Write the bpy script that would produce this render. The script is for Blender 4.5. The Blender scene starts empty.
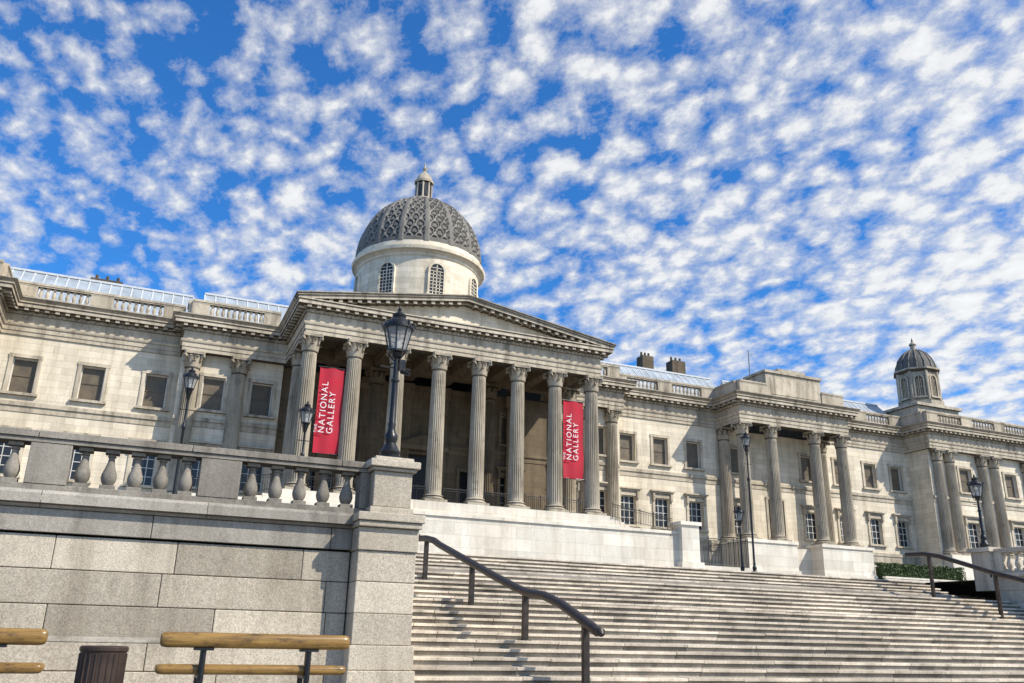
import bpy, math, random
from mathutils import Vector, Matrix
random.seed(7)
R=random.random
sc=bpy.context.scene
ZS=0.97
# ------------------------------------------------------------------ mesh builder
class MB:
    def __init__(s): s.v=[];s.f=[];s.m=[];s.t=[];s.s=[]
    def add(s,vs,fs,mat=0,tone=.5,smooth=False):
        o=len(s.v); s.v.extend(vs)
        for f in fs:
            s.f.append([i+o for i in f]); s.m.append(mat); s.t.append(tone); s.s.append(smooth)
    def box(s,x0,x1,y0,y1,z0,z1,mat=0,tone=.5):
        s.add([(x0,y0,z0),(x1,y0,z0),(x1,y1,z0),(x0,y1,z0),(x0,y0,z1),(x1,y0,z1),(x1,y1,z1),(x0,y1,z1)],
              [(0,3,2,1),(4,5,6,7),(0,1,5,4),(1,2,6,5),(2,3,7,6),(3,0,4,7)],mat,tone)
    def quad(s,a,b,c,d,mat=0,tone=.5): s.add([a,b,c,d],[(0,1,2,3)],mat,tone)
    def lathe(s,prof,cx=0,cy=0,cz=0,seg=16,mat=0,tone=.5,smooth=True,rot=0,cap=True):
        vs=[];fs=[];n=len(prof)
        for (r,z) in prof:
            for k in range(seg):
                a=rot+2*math.pi*k/seg
                vs.append((cx+r*math.cos(a),cy+r*math.sin(a),cz+z))
        for i in range(n-1):
            for k in range(seg):
                k2=(k+1)%seg
                fs.append((i*seg+k,i*seg+k2,(i+1)*seg+k2,(i+1)*seg+k))
        if cap:
            fs.append(tuple(range(seg))[::-1]); fs.append(tuple((n-1)*seg+k for k in range(seg)))
        s.add(vs,fs,mat,tone,smooth)
    def sweep(s,prof,path,mat=0,tone=.5):
        n=len(path); nr=[]
        for i in range(n-1):
            d=Vector((path[i+1][0]-path[i][0],path[i+1][1]-path[i][1])).normalized()
            nr.append(Vector((d.y,-d.x)))
        vs=[];m=len(prof)
        for i in range(n):
            if i==0: q=nr[0]
            elif i==n-1: q=nr[-1]
            else: q=(nr[i-1]+nr[i])/(1+nr[i-1].dot(nr[i]))
            for (o,z) in prof: vs.append((path[i][0]+q.x*o,path[i][1]+q.y*o,z))
        fs=[]
        for i in range(n-1):
            for j in range(m-1):
                fs.append((i*m+j,(i+1)*m+j,(i+1)*m+j+1,i*m+j+1))
        s.add(vs,fs,mat,tone)
    def tube(s,pts,r,seg=10,mat=0,tone=.5,sx=1.0):
        P=[Vector(p) for p in pts]; vs=[]
        for i,p in enumerate(P):
            if i==0:d=P[1]-P[0]
            elif i==len(P)-1:d=P[-1]-P[-2]
            else:d=(P[i+1]-P[i]).normalized()+(P[i]-P[i-1]).normalized()
            d.normalize()
            ref=Vector((0,0,1)) if abs(d.z)<.9 else Vector((1,0,0))
            a=d.cross(ref).normalized(); b=a.cross(d)
            rr=r[i] if isinstance(r,(list,tuple)) else r
            for k in range(seg):
                t=2*math.pi*k/seg
                vs.append(tuple(p+a*math.cos(t)*rr*sx+b*math.sin(t)*rr))
        fs=[]
        for i in range(len(P)-1):
            for k in range(seg):
                k2=(k+1)%seg; fs.append((i*seg+k,i*seg+k2,(i+1)*seg+k2,(i+1)*seg+k))
        fs.append(tuple(range(seg))); fs.append(tuple((len(P)-1)*seg+k for k in range(seg)))
        s.add(vs,fs,mat,tone,True)
    def obj(s,name,mats,parent=None,bevel=0,angle=35):
        me=bpy.data.meshes.new(name); me.from_pydata(s.v,[],s.f); me.update()
        for m in mats: me.materials.append(m)
        me.polygons.foreach_set('material_index',s.m)
        me.polygons.foreach_set('use_smooth',s.s)
        at=me.attributes.new('tone','FLOAT','FACE'); at.data.foreach_set('value',s.t)
        me.update()
        if any(s.s):
            try: me.set_sharp_from_angle(angle=math.radians(angle))
            except Exception: pass
        o=bpy.data.objects.new(name,me); sc.collection.objects.link(o)
        if parent: o.parent=parent
        if bevel:
            b=o.modifiers.new('bevel','BEVEL'); b.width=bevel; b.segments=2; b.limit_method='ANGLE'
        return o
def empty(name,loc=(0,0,0)):
    e=bpy.data.objects.new(name,None); e.empty_display_size=.3; e.location=loc; sc.collection.objects.link(e); return e

# ------------------------------------------------------------------ materials
def newmat(name):
    m=bpy.data.materials.new(name); m.use_nodes=True; nt=m.node_tree
    return m,nt,nt.nodes['Principled BSDF']
def L(nt,a,b): nt.links.new(a,b)
def mathn(nt,op,a,b=None,clamp=False):
    n=nt.nodes.new('ShaderNodeMath'); n.operation=op; n.use_clamp=clamp
    for i,x in enumerate((a,b)):
        if x is None: continue
        if isinstance(x,(int,float)): n.inputs[i].default_value=x
        else: L(nt,x,n.inputs[i])
    return n.outputs[0]
def noise(nt,vec,scale,detail=5,rough=.6,dist=0,out='Fac'):
    n=nt.nodes.new('ShaderNodeTexNoise'); n.inputs['Scale'].default_value=scale
    n.inputs['Detail'].default_value=detail; n.inputs['Roughness'].default_value=rough
    n.inputs['Distortion'].default_value=dist
    L(nt,vec,n.inputs['Vector']); return n.outputs[out]
def mapr(nt,v,a,b,c=0,d=1):
    n=nt.nodes.new('ShaderNodeMapRange'); n.clamp=True
    L(nt,v,n.inputs[0])
    for i,x in enumerate((a,b,c,d)): n.inputs[i+1].default_value=x
    return n.outputs[0]
def mixc(nt,f,a,b,mode='MIX'):
    n=nt.nodes.new('ShaderNodeMix'); n.data_type='RGBA'; n.blend_type=mode
    if isinstance(f,(int,float)): n.inputs[0].default_value=f
    else: L(nt,f,n.inputs[0])
    for i,x in ((6,a),(7,b)):
        if isinstance(x,tuple): n.inputs[i].default_value=(*x,1)
        else: L(nt,x,n.inputs[i])
    return n.outputs[2]
def mapping(nt,vec,scale=(1,1,1),rot=(0,0,0)):
    n=nt.nodes.new('ShaderNodeMapping'); n.inputs['Scale'].default_value=scale; n.inputs['Rotation'].default_value=rot
    L(nt,vec,n.inputs['Vector']); return n.outputs[0]
def stone(name,clean,dirty,dark=(.055,.047,.037),brick=None,dirt=.5,soot=.35,speck=.0,spscale=60,rough=.85,bump=.3,tonev=.35):
    m,nt,p=newmat(name)
    g=nt.nodes.new('ShaderNodeNewGeometry'); pos=g.outputs['Position']
    big=noise(nt,mapping(nt,pos,(.35,.35,.35)),1,4,.6)
    streak=noise(nt,mapping(nt,pos,(1.6,1.6,.16)),1,5,.65)
    fine=noise(nt,pos,14,6,.7)
    blot=noise(nt,mapping(nt,pos,(1.5,1.5,1.1)),1.3,6,.7)
    f=mathn(nt,'ADD',mathn(nt,'MULTIPLY',big,.5),mathn(nt,'MULTIPLY',streak,.5))
    c=mixc(nt,mapr(nt,f,.5-.22*dirt-.05,.62,0,1),clean,dirty)
    sootm=mapr(nt,mathn(nt,'ADD',mathn(nt,'MULTIPLY',streak,.65),mathn(nt,'MULTIPLY',fine,.35)),.52,.70,0,soot)
    c=mixc(nt,sootm,c,dark)
    c=mixc(nt,mapr(nt,blot,.54,.72,0,min(.75,soot*.9)),c,tuple(x*.45 for x in dirty))
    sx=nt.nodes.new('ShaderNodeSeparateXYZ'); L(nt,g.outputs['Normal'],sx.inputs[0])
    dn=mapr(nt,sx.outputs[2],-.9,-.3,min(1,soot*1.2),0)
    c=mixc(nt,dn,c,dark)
    at=nt.nodes.new('ShaderNodeAttribute'); at.attribute_name='tone'
    tn=mathn(nt,'ADD',mathn(nt,'MULTIPLY',mathn(nt,'SUBTRACT',at.outputs['Fac'],.5),tonev*2),1)
    fn=mapr(nt,fine,.25,.75,.82,1.16)
    mul=mathn(nt,'MULTIPLY',tn,fn)
    if speck:
        sp=noise(nt,pos,spscale,3,.75); mul=mathn(nt,'MULTIPLY',mul,mapr(nt,sp,.32,.68,1-speck,1+speck))
    if brick:
        s2=nt.nodes.new('ShaderNodeSeparateXYZ'); L(nt,pos,s2.inputs[0])
        cb=nt.nodes.new('ShaderNodeCombineXYZ'); L(nt,mathn(nt,'ADD',s2.outputs[0],s2.outputs[1]),cb.inputs[0]); L(nt,s2.outputs[2],cb.inputs[1])
        bt=nt.nodes.new('ShaderNodeTexBrick'); L(nt,cb.outputs[0],bt.inputs['Vector'])
        bt.inputs['Scale'].default_value=1; bt.inputs['Brick Width'].default_value=brick[0]; bt.inputs['Row Height'].default_value=brick[1]
        bt.inputs['Mortar Size'].default_value=.012; bt.inputs['Mortar Smooth'].default_value=.2
        bt.inputs['Color1'].default_value=(.88,.88,.88,1);bt.inputs['Color2'].default_value=(1.08,1.08,1.08,1);bt.inputs['Mortar'].default_value=(.68,.68,.68,1)
        mul=mathn(nt,'MULTIPLY',mul,bt.outputs['Color'])
    vm=nt.nodes.new('ShaderNodeVectorMath'); vm.operation='SCALE'; L(nt,c,vm.inputs[0]); L(nt,mul,vm.inputs['Scale'])
    L(nt,vm.outputs[0],p.inputs['Base Color']); p.inputs['Roughness'].default_value=rough
    p.inputs['Specular IOR Level'].default_value=.2
    b=nt.nodes.new('ShaderNodeBump'); b.inputs['Strength'].default_value=bump; b.inputs['Distance'].default_value=.02
    L(nt,fine,b.inputs['Height']); L(nt,b.outputs[0],p.inputs['Normal'])
    return m
def plain(name,col,rough=.5,metal=0,var=.15,alpha=1,scale=6):
    m,nt,p=newmat(name)
    g=nt.nodes.new('ShaderNodeNewGeometry')
    n=noise(nt,g.outputs['Position'],scale,5,.6)
    a=tuple(x*(1-var) for x in col); b=tuple(min(1,x*(1+var)) for x in col)
    L(nt,mixc(nt,mapr(nt,n,.3,.7),a,b),p.inputs['Base Color'])
    L(nt,mapr(nt,n,.3,.7,max(.03,rough-.1),min(1,rough+.1)),p.inputs['Roughness'])
    p.inputs['Metallic'].default_value=metal; p.inputs['Alpha'].default_value=alpha
    return m
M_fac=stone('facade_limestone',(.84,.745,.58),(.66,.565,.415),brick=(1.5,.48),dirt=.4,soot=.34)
M_shade=stone('shade_tinted_limestone',(.24,.185,.12),(.13,.10,.065),brick=(1.5,.48),dirt=.8,soot=.5)  # dirtier stone, with the portico interior's shade put into its base colour
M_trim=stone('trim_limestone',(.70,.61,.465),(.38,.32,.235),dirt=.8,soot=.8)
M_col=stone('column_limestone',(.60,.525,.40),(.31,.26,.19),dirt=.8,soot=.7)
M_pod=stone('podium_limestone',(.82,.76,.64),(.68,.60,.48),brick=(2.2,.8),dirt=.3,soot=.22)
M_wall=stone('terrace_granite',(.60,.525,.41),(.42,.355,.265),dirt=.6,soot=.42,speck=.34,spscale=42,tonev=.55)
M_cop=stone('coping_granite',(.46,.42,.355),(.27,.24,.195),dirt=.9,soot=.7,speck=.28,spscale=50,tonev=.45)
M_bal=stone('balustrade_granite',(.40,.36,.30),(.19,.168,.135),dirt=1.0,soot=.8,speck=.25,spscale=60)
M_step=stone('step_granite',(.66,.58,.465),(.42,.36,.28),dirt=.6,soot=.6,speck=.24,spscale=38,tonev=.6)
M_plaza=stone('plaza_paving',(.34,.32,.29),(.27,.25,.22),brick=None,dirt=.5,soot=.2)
M_glass=plain('window_glass',(.02,.022,.024),.25,0,.3)
M_blind=plain('window_blind_panel',(.13,.10,.062),.5,0,.3,scale=1.5)
M_white=plain('painted_glazing_bars',(.62,.6,.54),.5,0,.1)
M_lead=plain('lead_roof',(.2,.215,.235),.55,.1,.2,scale=1)
M_rglass=plain('skylight_glass',(.36,.40,.43),.45,0,.25,scale=.8)
M_rib=plain('skylight_ribs',(.60,.61,.61),.6,.0,.12)
M_iron=plain('black_iron',(.014,.015,.016),.38,.2,.3)
M_bronze=plain('bronze_handrail',(.050,.038,.030),.40,.4,.35)
M_dark=plain('door_dark',(.012,.011,.010),.5,0,.3)
M_lglass=plain('lantern_glass',(.45,.47,.48),.12,0,.15,alpha=.4)
M_red=plain('banner_red',(.44,.010,.030),.8,0,.12,scale=1)
M_txt=plain('banner_lettering',(.75,.70,.68),.7,0,.03)
m,nt,p=newmat('bench_oak'); g=nt.nodes.new('ShaderNodeNewGeometry')
n1=noise(nt,mapping(nt,g.outputs['Position'],(1.2,22,22)),1.4,6,.65,.6)
n2=noise(nt,mapping(nt,g.outputs['Position'],(4,9,9)),1,5,.7)
c=mixc(nt,mapr(nt,n1,.3,.7),(.40,.235,.06),(.15,.075,.02)); c=mixc(nt,mapr(nt,n2,.5,.70,0,.85),c,(.04,.026,.014))
L(nt,c,p.inputs['Base Color']); p.inputs['Roughness'].default_value=.3
M_wood=m
m,nt,p=newmat('dome_lead_scales'); at=nt.nodes.new('ShaderNodeAttribute'); at.attribute_name='tone'
g=nt.nodes.new('ShaderNodeNewGeometry'); n1=noise(nt,g.outputs['Position'],1.3,6,.65)
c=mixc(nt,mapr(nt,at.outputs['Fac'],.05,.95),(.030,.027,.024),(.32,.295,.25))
c=mixc(nt,mapr(nt,n1,.35,.7,0,.6),c,(.07,.064,.055)); L(nt,c,p.inputs['Base Color']); p.inputs['Roughness'].default_value=.75
M_dome=m
m,nt,p=newmat('hedge_leaves'); at=nt.nodes.new('ShaderNodeAttribute'); at.attribute_name='tone'
L(nt,mixc(nt,at.outputs['Fac'],(.025,.05,.012),(.10,.15,.035)),p.inputs['Base Color']); p.inputs['Roughness'].default_value=.6
M_leaf=m
m=M_plaza; nt=m.node_tree; p=nt.nodes['Principled BSDF']; src=p.inputs['Base Color'].links[0].from_socket
g=nt.nodes.new('ShaderNodeNewGeometry'); bt=nt.nodes.new('ShaderNodeTexBrick'); L(nt,g.outputs['Position'],bt.inputs['Vector'])
bt.inputs['Scale'].default_value=1;bt.inputs['Brick Width'].default_value=1.2;bt.inputs['Row Height'].default_value=.8;bt.inputs['Mortar Size'].default_value=.008
bt.inputs['Color1'].default_value=(.85,.85,.85,1);bt.inputs['Color2'].default_value=(1.1,1.1,1.1,1);bt.inputs['Mortar'].default_value=(.5,.5,.5,1)
L(nt,mixc(nt,1.0,src,bt.outputs['Color'],'MULTIPLY'),p.inputs['Base Color'])

# ------------------------------------------------------------------ components
BALP=[(.8,0),(.8,.06),(.5,.08),(.62,.12),(.90,.22),(1,.31),(.93,.41),(.66,.55),(.44,.70),(.38,.8),(.58,.84),(.42,.88),(.8,.92),(.8,1)]
BALL=[(.8,0),(.8,.08),(.5,.1),(1,.34),(.72,.58),(.45,.8),(.8,.92),(.8,1)]
def balustrade(mb,p0,p1,z0,H,bays,th=.16,r=.11,base=.1,rail=.17,seg=16,sp=.36,mat=0,over=.05,sq=False):
    p0=Vector(p0);p1=Vector(p1);d=(p1-p0).normalized();n=Vector((d.y,-d.x));Ltot=(p1-p0).length
    def ob(s0,s1,h,za,zb,tone=.5):
        c=[p0+d*s0+n*h,p0+d*s1+n*h,p0+d*s1-n*h,p0+d*s0-n*h]
        mb.add([(q.x,q.y,za) for q in c]+[(q.x,q.y,zb) for q in c],[(0,3,2,1),(4,5,6,7),(0,1,5,4),(1,2,6,5),(2,3,7,6),(3,0,4,7)],mat,tone)
    ob(0,Ltot,th,z0,z0+base)
    ob(0,Ltot,th+over*.4,z0+H-rail,z0+H-rail*.6)
    s=0
    while s<Ltot-.01:
        e=min(Ltot,s+2.1+R()*.6); ob(s+.004,e-.004,th+over,z0+H-rail*.6,z0+H,.4+.2*R()); s=e
    for (a,b,k) in bays:
        if k=='p': ob(a,b,th+.01,z0+base,z0+H-rail,.35+.3*R())
        else:
            w=b-a; nn=max(1,round(w/sp)); hb=H-base-rail
            for i in range(nn):
                s_=a+w*(i+.5)/nn; q=p0+d*s_
                t=.3+.4*R()
                mb.lathe([(pr*r,pz*hb) for pr,pz in (BALP if seg>10 else BALL)],q.x,q.y,z0+base,seg,mat,t)
                if sq:
                    ob(s_-r*.95,s_+r*.95,r*.95,z0+base,z0+base+hb*.11,t);ob(s_-r*.9,s_+r*.9,r*.9,z0+base+hb*.9,z0+base+hb,t)
def autobays(Lt,b=2.6,p=1.0,start='p'):
    n=max(1,round((Lt-p)/(b+p))); bb=(Lt-p*(n+1))/n; out=[];s=0
    for i in range(n):
        out.append((s,s+p,'p'));s+=p;out.append((s,s+bb,'b'));s+=bb
    out.append((s,Lt,'p'));return out

HC=10.34
def column_mesh(name):
    mb=MB()
    rb=.56;rt=.475;zb=.52;zc=HC-1.22
    mb.box(-.78,.78,-.78,.78,0,.16)
    mb.lathe([(.74,.16),(.78,.2),(.78,.26),(.72,.30),(.64,.32),(.62,.37),(.66,.39),(.69,.43),(.66,.47),(.60,.49),(.58,.52)],seg=28)
    fac=[1,1,.91,.885,.91]
    N=24*5; zs=[zb,zb+.12,zb+.3]+[zb+.3+(zc-.3-zb-.3)*i/5 for i in range(1,6)]+[zc-.1,zc]
    vs=[];fs=[]
    for i,z in enumerate(zs):
        t=(z-zb)/(zc-zb); r=rb+(rt-rb)*(t**1.6)
        dep=0 if i in(0,1,len(zs)-1,len(zs)-2) else 1
        for k in range(N):
            f=1+(fac[k%5]-1)*dep; a=2*math.pi*k/N
            vs.append((r*f*math.cos(a),r*f*math.sin(a),z))
    for i in range(len(zs)-1):
        for k in range(N):
            k2=(k+1)%N; fs.append((i*N+k,i*N+k2,(i+1)*N+k2,(i+1)*N+k))
    mb.add(vs,fs,0,.5,False)
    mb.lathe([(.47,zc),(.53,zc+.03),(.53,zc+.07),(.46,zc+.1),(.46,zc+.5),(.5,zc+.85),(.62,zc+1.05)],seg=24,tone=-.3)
    for row,(h,r0,cnt,off) in enumerate([(.46,.47,8,0),(.82,.48,8,.5)]):
        for k in range(cnt):
            a=2*math.pi*(k+off)/cnt; ca,sa=math.cos(a),math.sin(a)
            st=[(0,0,.17),(.04,.45,.19),(.07,.8,.16),(.17,1.0,.11),(.25,.93,.05)]
            vs=[]
            for (o,hh,w) in st:
                for sgn,io in((-1,-.02),(0,.035),(1,-.02)):
                    rr=r0+.03+o+io; x=rr*ca-sgn*w*sa; y=rr*sa+sgn*w*ca
                    vs.append((x,y,zc+.1+h*hh))
            fs=[]
            for i in range(4):
                for j in range(2): fs.append((i*3+j,i*3+j+1,(i+1)*3+j+1,(i+1)*3+j))
            mb.add(vs,fs,0,.45)
    for k in range(4):
        a=math.pi/4+k*math.pi/2; ca,sa=math.cos(a),math.sin(a)
        pts=[(.5*ca,.5*sa,zc+.62),(.62*ca,.62*sa,zc+.85),(.8*ca,.8*sa,zc+.98)]
        mb.tube(pts,[.05,.07,.09],6,tone=.4)
        cx,cy,cz=.83*ca,.83*sa,zc+.9
        vs=[];n=10
        for sd in(-1,1):
            for j in range(n):
                t=2*math.pi*j/n; vs.append((cx+.13*math.cos(t)*ca-sd*.07*sa,cy+.13*math.cos(t)*sa+sd*.07*ca,cz+.13*math.sin(t)))
        fs=[(j,(j+1)%n,n+(j+1)%n,n+j) for j in range(n)]+[tuple(range(n)),tuple(range(n,2*n))]
        mb.add(vs,fs,0,.4)
    poly=[]
    for k in range(4):
        a0=math.pi/4+k*math.pi/2
        c0=Vector((math.cos(a0),math.sin(a0)))*.98; c1=Vector((math.cos(a0+math.pi/2),math.sin(a0+math.pi/2)))*.98
        mid=(c0+c1)/2; mi=-mid.normalized()
        for t in(.07,.3,.5,.7,.93):
            q=c0.lerp(c1,t)+mi*(.14*(1-((t-.5)/.43)**2)); poly.append((q.x,q.y))
    n=len(poly)
    vs=[(x,y,zc+1.03) for x,y in poly]+[(x*1.03,y*1.03,zc+1.22) for x,y in poly]
    mb.add(vs,[(j,(j+1)%n,n+(j+1)%n,n+j) for j in range(n)]+[tuple(range(n))[::-1],tuple(range(n,2*n))],0,.5)
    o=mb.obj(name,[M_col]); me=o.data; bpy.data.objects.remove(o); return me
COLME=column_mesh('corinthian_column')

# ------------------------------------------------------------------ GALLERY
bld=empty('museum_building')
def column(x,y,z=8.36,name='column',me=None):
    o=bpy.data.objects.new(name,me or COLME); o.location=(x,y,z); o.parent=bld; sc.collection.objects.link(o)
COLSH=COLME.copy(); COLSH.materials.clear(); COLSH.materials.append(M_shade)
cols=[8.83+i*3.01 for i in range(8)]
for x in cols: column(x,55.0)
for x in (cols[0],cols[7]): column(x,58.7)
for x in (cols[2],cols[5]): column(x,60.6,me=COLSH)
for x in (2.0,5.2,33.5,36.0): column(x,62.65)
for x in (48.4,51.6,56.6,59.8): column(x,61.0)
for x in (48.4,59.8): column(x,63.7)
for x in (-23,-19.8,-14.8,-11.5): column(x,61)
for x in (72.2,73.9,78.4,80.2,85.0,86.8,90.4): column(x,61.15)

W=MB()   # walls: 0 facade 1 shade-tinted
T=MB()   # trim: 0 trim 1 shade-tinted
WN=MB()  # windows: 0 glass 1 blind 2 white 3 dark
def wall(Y,x0,x1,z0,z1,ops,depth=.32,mat=0):
    xs=sorted(set([x0,x1]+[o[0] for o in ops]+[o[1] for o in ops])); zs=sorted(set([z0,z1]+[o[2] for o in ops]+[o[3] for o in ops]))
    for i in range(len(xs)-1):
        for j in range(len(zs)-1):
            cx=(xs[i]+xs[i+1])/2;cz=(zs[j]+zs[j+1])/2
            if any(o[0]<cx<o[1] and o[2]<cz<o[3] for o in ops): continue
            W.quad((xs[i],Y,zs[j]),(xs[i+1],Y,zs[j]),(xs[i+1],Y,zs[j+1]),(xs[i],Y,zs[j+1]),mat)
    for (a,b,c,d) in ops:
        e=Y+depth
        W.quad((a,Y,c),(a,e,c),(a,e,d),(a,Y,d),mat); W.quad((b,e,c),(b,Y,c),(b,Y,d),(b,e,d),mat)
        W.quad((a,e,d),(b,e,d),(b,Y,d),(a,Y,d),mat); W.quad((a,Y,c),(b,Y,c),(b,e,c),(a,e,c),mat)
def winfit(Y,a,b,c,d,kind,depth=.32,tm=0):
    e=Y+depth-.02; w=b-a
    WN.box(a-.02,b+.02,e,e+.05,c-.02,d+.02,{'up':1,'low':0,'door':3}[kind])
    f=.24;pr=.09
    T.box(a-f,a,Y-pr,Y+.02,c-.02,d,tm,.75);T.box(b,b+f,Y-pr,Y+.02,c-.02,d,tm,.75);T.box(a-f-.03,b+f+.03,Y-pr-.02,Y+.02,d,d+f,tm,.65)
    if kind!='door':
        T.box(a-f-.12,b+f+.12,Y-.24,Y+.02,c-.2,c-.02,tm,.7)
    if kind=='up':
        WN.box(a,a+.07,e-.06,e,c,d,2);WN.box(b-.07,b,e-.06,e,c,d,2);WN.box(a+.07,b-.07,e-.06,e,d-.08,d,2)
        WN.box(a+.07,b-.07,e-.05,e,(c+d)/2-.03,(c+d)/2+.03,1)
    if kind=='low':
        T.box(a-f-.1,b+f+.1,Y-.2,Y+.02,d+f+.14,d+f+.3,tm,.5); T.box(a-f-.22,b+f+.22,Y-.36,Y+.02,d+f+.3,d+f+.42,tm,.6)
        for s in(a-f-.02,b+.06): T.box(s,s+.2,Y-.25,Y,d-.25,d+f+.14,tm,.4)
        for k in range(4):
            x=a+w*k/3; x=min(max(x,a+.03),b-.03); WN.box(x-.028,x+.028,e-.05,e,c,d,2)
        for k in range(5):
            z=c+(d-c)*k/4; z=min(max(z,c+.03),d-.03); WN.box(a+.06,b-.06,e-.045,e-.002,z-.025,z+.025,2)
def bay(Y,x0,x1,xs,z0=2.2,z1=18.72,up=(14.75,17.15),low=(9.3,11.75),w=1.5,extra=[],mat=0):
    ops=[]
    for x in xs:
        if up: ops.append((x-w/2,x+w/2,*up))
        if low: ops.append((x-w/2,x+w/2,*low))
    wall(Y,x0,x1,z0,z1,ops+[e[:4] for e in extra],mat=mat)
    for x in xs:
        if up: winfit(Y,x-w/2,x+w/2,*up,'up',tm=mat)
        if low: winfit(Y,x-w/2,x+w/2,*low,'low',tm=mat)
    for e in extra: winfit(Y,*e[:4],e[4],tm=mat)
    for (za,zb,o) in ((13.85,14.12,.14),(13.45,13.85,.05),(8.2,8.5,.16),(7.6,8.2,.1)):
        T.box(x0,x1,Y-o,Y+.02,za,zb,mat,.6)
bay(64,-10.4,1.2,[-8.5,-4.3,-.2])
bay(62.8,1.2,8.3,[3.6,6.95])
bay(62.8,30.5,36.8,[31.95,34.75])
bay(64,36.8,47.9,[38.3,41.7,45.2])
bay(64,47.9,60.3,[50,58.2],extra=[(53.2,55.0,8.5,12.6,'door')])
bay(64,60.3,71.3,[62.3,66.1,69.6])
bay(61.3,71.3,92,[76.1,82.6,88.6],w=1.7)
bay(64,-24,-10.4,[-21.7,-17.2,-12.8]); bay(64,-33,-24,[-31,-26.6]); bay(61.3,-52,-33,[-48,-42,-37])
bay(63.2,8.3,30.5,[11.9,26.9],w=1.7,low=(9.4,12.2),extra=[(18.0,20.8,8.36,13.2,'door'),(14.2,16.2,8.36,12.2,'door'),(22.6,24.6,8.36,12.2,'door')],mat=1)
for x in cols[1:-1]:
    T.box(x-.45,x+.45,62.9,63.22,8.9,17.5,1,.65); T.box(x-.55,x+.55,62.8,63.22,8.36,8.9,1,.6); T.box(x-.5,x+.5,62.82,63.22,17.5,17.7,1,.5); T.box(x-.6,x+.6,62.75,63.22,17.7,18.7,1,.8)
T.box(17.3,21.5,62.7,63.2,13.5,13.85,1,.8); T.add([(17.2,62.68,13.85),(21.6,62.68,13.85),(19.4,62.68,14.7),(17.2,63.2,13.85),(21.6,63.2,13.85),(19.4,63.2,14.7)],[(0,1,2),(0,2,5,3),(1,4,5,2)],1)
def ret(x,y0,y1,z0=2.2,z1=18.72): W.quad((x,y0,z0),(x,y1,z0),(x,y1,z1),(x,y0,z1))
for x,a,b in((-52,61.3,90),(-33,61.3,64),(1.2,62.8,64),(8.3,62.8,63.2),(30.5,62.8,63.2),(36.8,62.8,64),(71.3,61.3,64),(92,61.3,90)): ret(x,a,b)
W.quad((-52,90,2.2),(92,90,2.2),(92,90,21),(-52,90,21))
pathL=[(-52.3,90),(-52.3,60.9),(-32.7,60.9),(-32.7,63.9),(-24.1,63.9),(-24.1,60.45),(-10.3,60.45),(-10.3,63.9),(1.1,63.9),(1.1,62.1),(8.33,62.1),(8.33,54.5)]
pathR=[(30.43,54.5),(30.43,62.1),(36.9,62.1),(36.9,63.9),(47.85,63.9),(47.85,60.45),(60.35,60.45),(60.35,63.9),(71.0,63.9),(71.0,60.7),(92.3,60.7),(92.3,90)]
path=pathL+pathR
ent=[(-.5,18.7),(0,18.7),(0,18.98),(.05,18.98),(.05,19.3),(.10,19.3),(.16,19.42),(.16,19.5),(.02,19.5),(.02,20.12),(.10,20.2),(.10,20.38),(.28,20.42),(.30,20.48),(.72,20.52),(.72,20.74),(.80,20.80),(.80,20.88),(-.6,20.9)]
T.sweep(ent,path,0,.6)
sima=[(.78,20.88),(.82,20.95),(.95,21.12),(.95,21.17),(-.6,21.2)]
T.sweep(sima,pathL,0,.35); T.sweep(sima,pathR,0,.35)
def blocks(path,sp,w,o0,o1,z0,z1):
    for i in range(len(path)-1):
        a=Vector(path[i]);b=Vector(path[i+1]);Ls=(b-a).length
        if Ls>27 and a.x==b.x: continue
        d=(b-a).normalized();n=Vector((d.y,-d.x)); k=int(Ls/sp)
        for j in range(k+1):
            c=a+d*(Ls*(j)/max(1,k))
            q=[c-d*w/2+n*o0,c+d*w/2+n*o0,c+d*w/2+n*o1,c-d*w/2+n*o1]
            T.add([(p.x,p.y,z0) for p in q]+[(p.x,p.y,z1) for p in q],[(0,3,2,1),(4,5,6,7),(0,1,5,4),(1,2,6,5),(2,3,7,6),(3,0,4,7)],0,.5)
blocks(path,.62,.26,.1,.64,20.32,20.5)
blocks(path,.3,.16,.02,.16,20.13,20.3)
T.box(8.4,30.36,54.53,55.5,18.72,20.8,0,.2); T.box(8.4,9.3,55.5,63,18.72,20.8,0,.2); T.box(29.46,30.36,55.5,63,18.72,20.8,0,.2)
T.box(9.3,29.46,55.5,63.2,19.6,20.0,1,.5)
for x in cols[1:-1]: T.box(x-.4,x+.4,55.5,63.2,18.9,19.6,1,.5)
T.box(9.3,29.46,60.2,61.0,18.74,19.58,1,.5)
for a,b in((47.9,60.3),(-24.05,-10.35)):
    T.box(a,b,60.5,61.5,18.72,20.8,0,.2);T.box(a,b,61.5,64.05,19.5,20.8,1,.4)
T.box(71.1,92.2,60.75,61.35,18.72,20.8,0,.2);T.box(-52.2,-32.8,60.95,61.35,18.72,20.8,0,.2)
T.box(1.2,8.3,62.15,62.85,18.72,20.8,0,.2);T.box(30.5,36.8,62.15,62.85,18.72,20.8,0,.2)
ax=19.38
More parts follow.
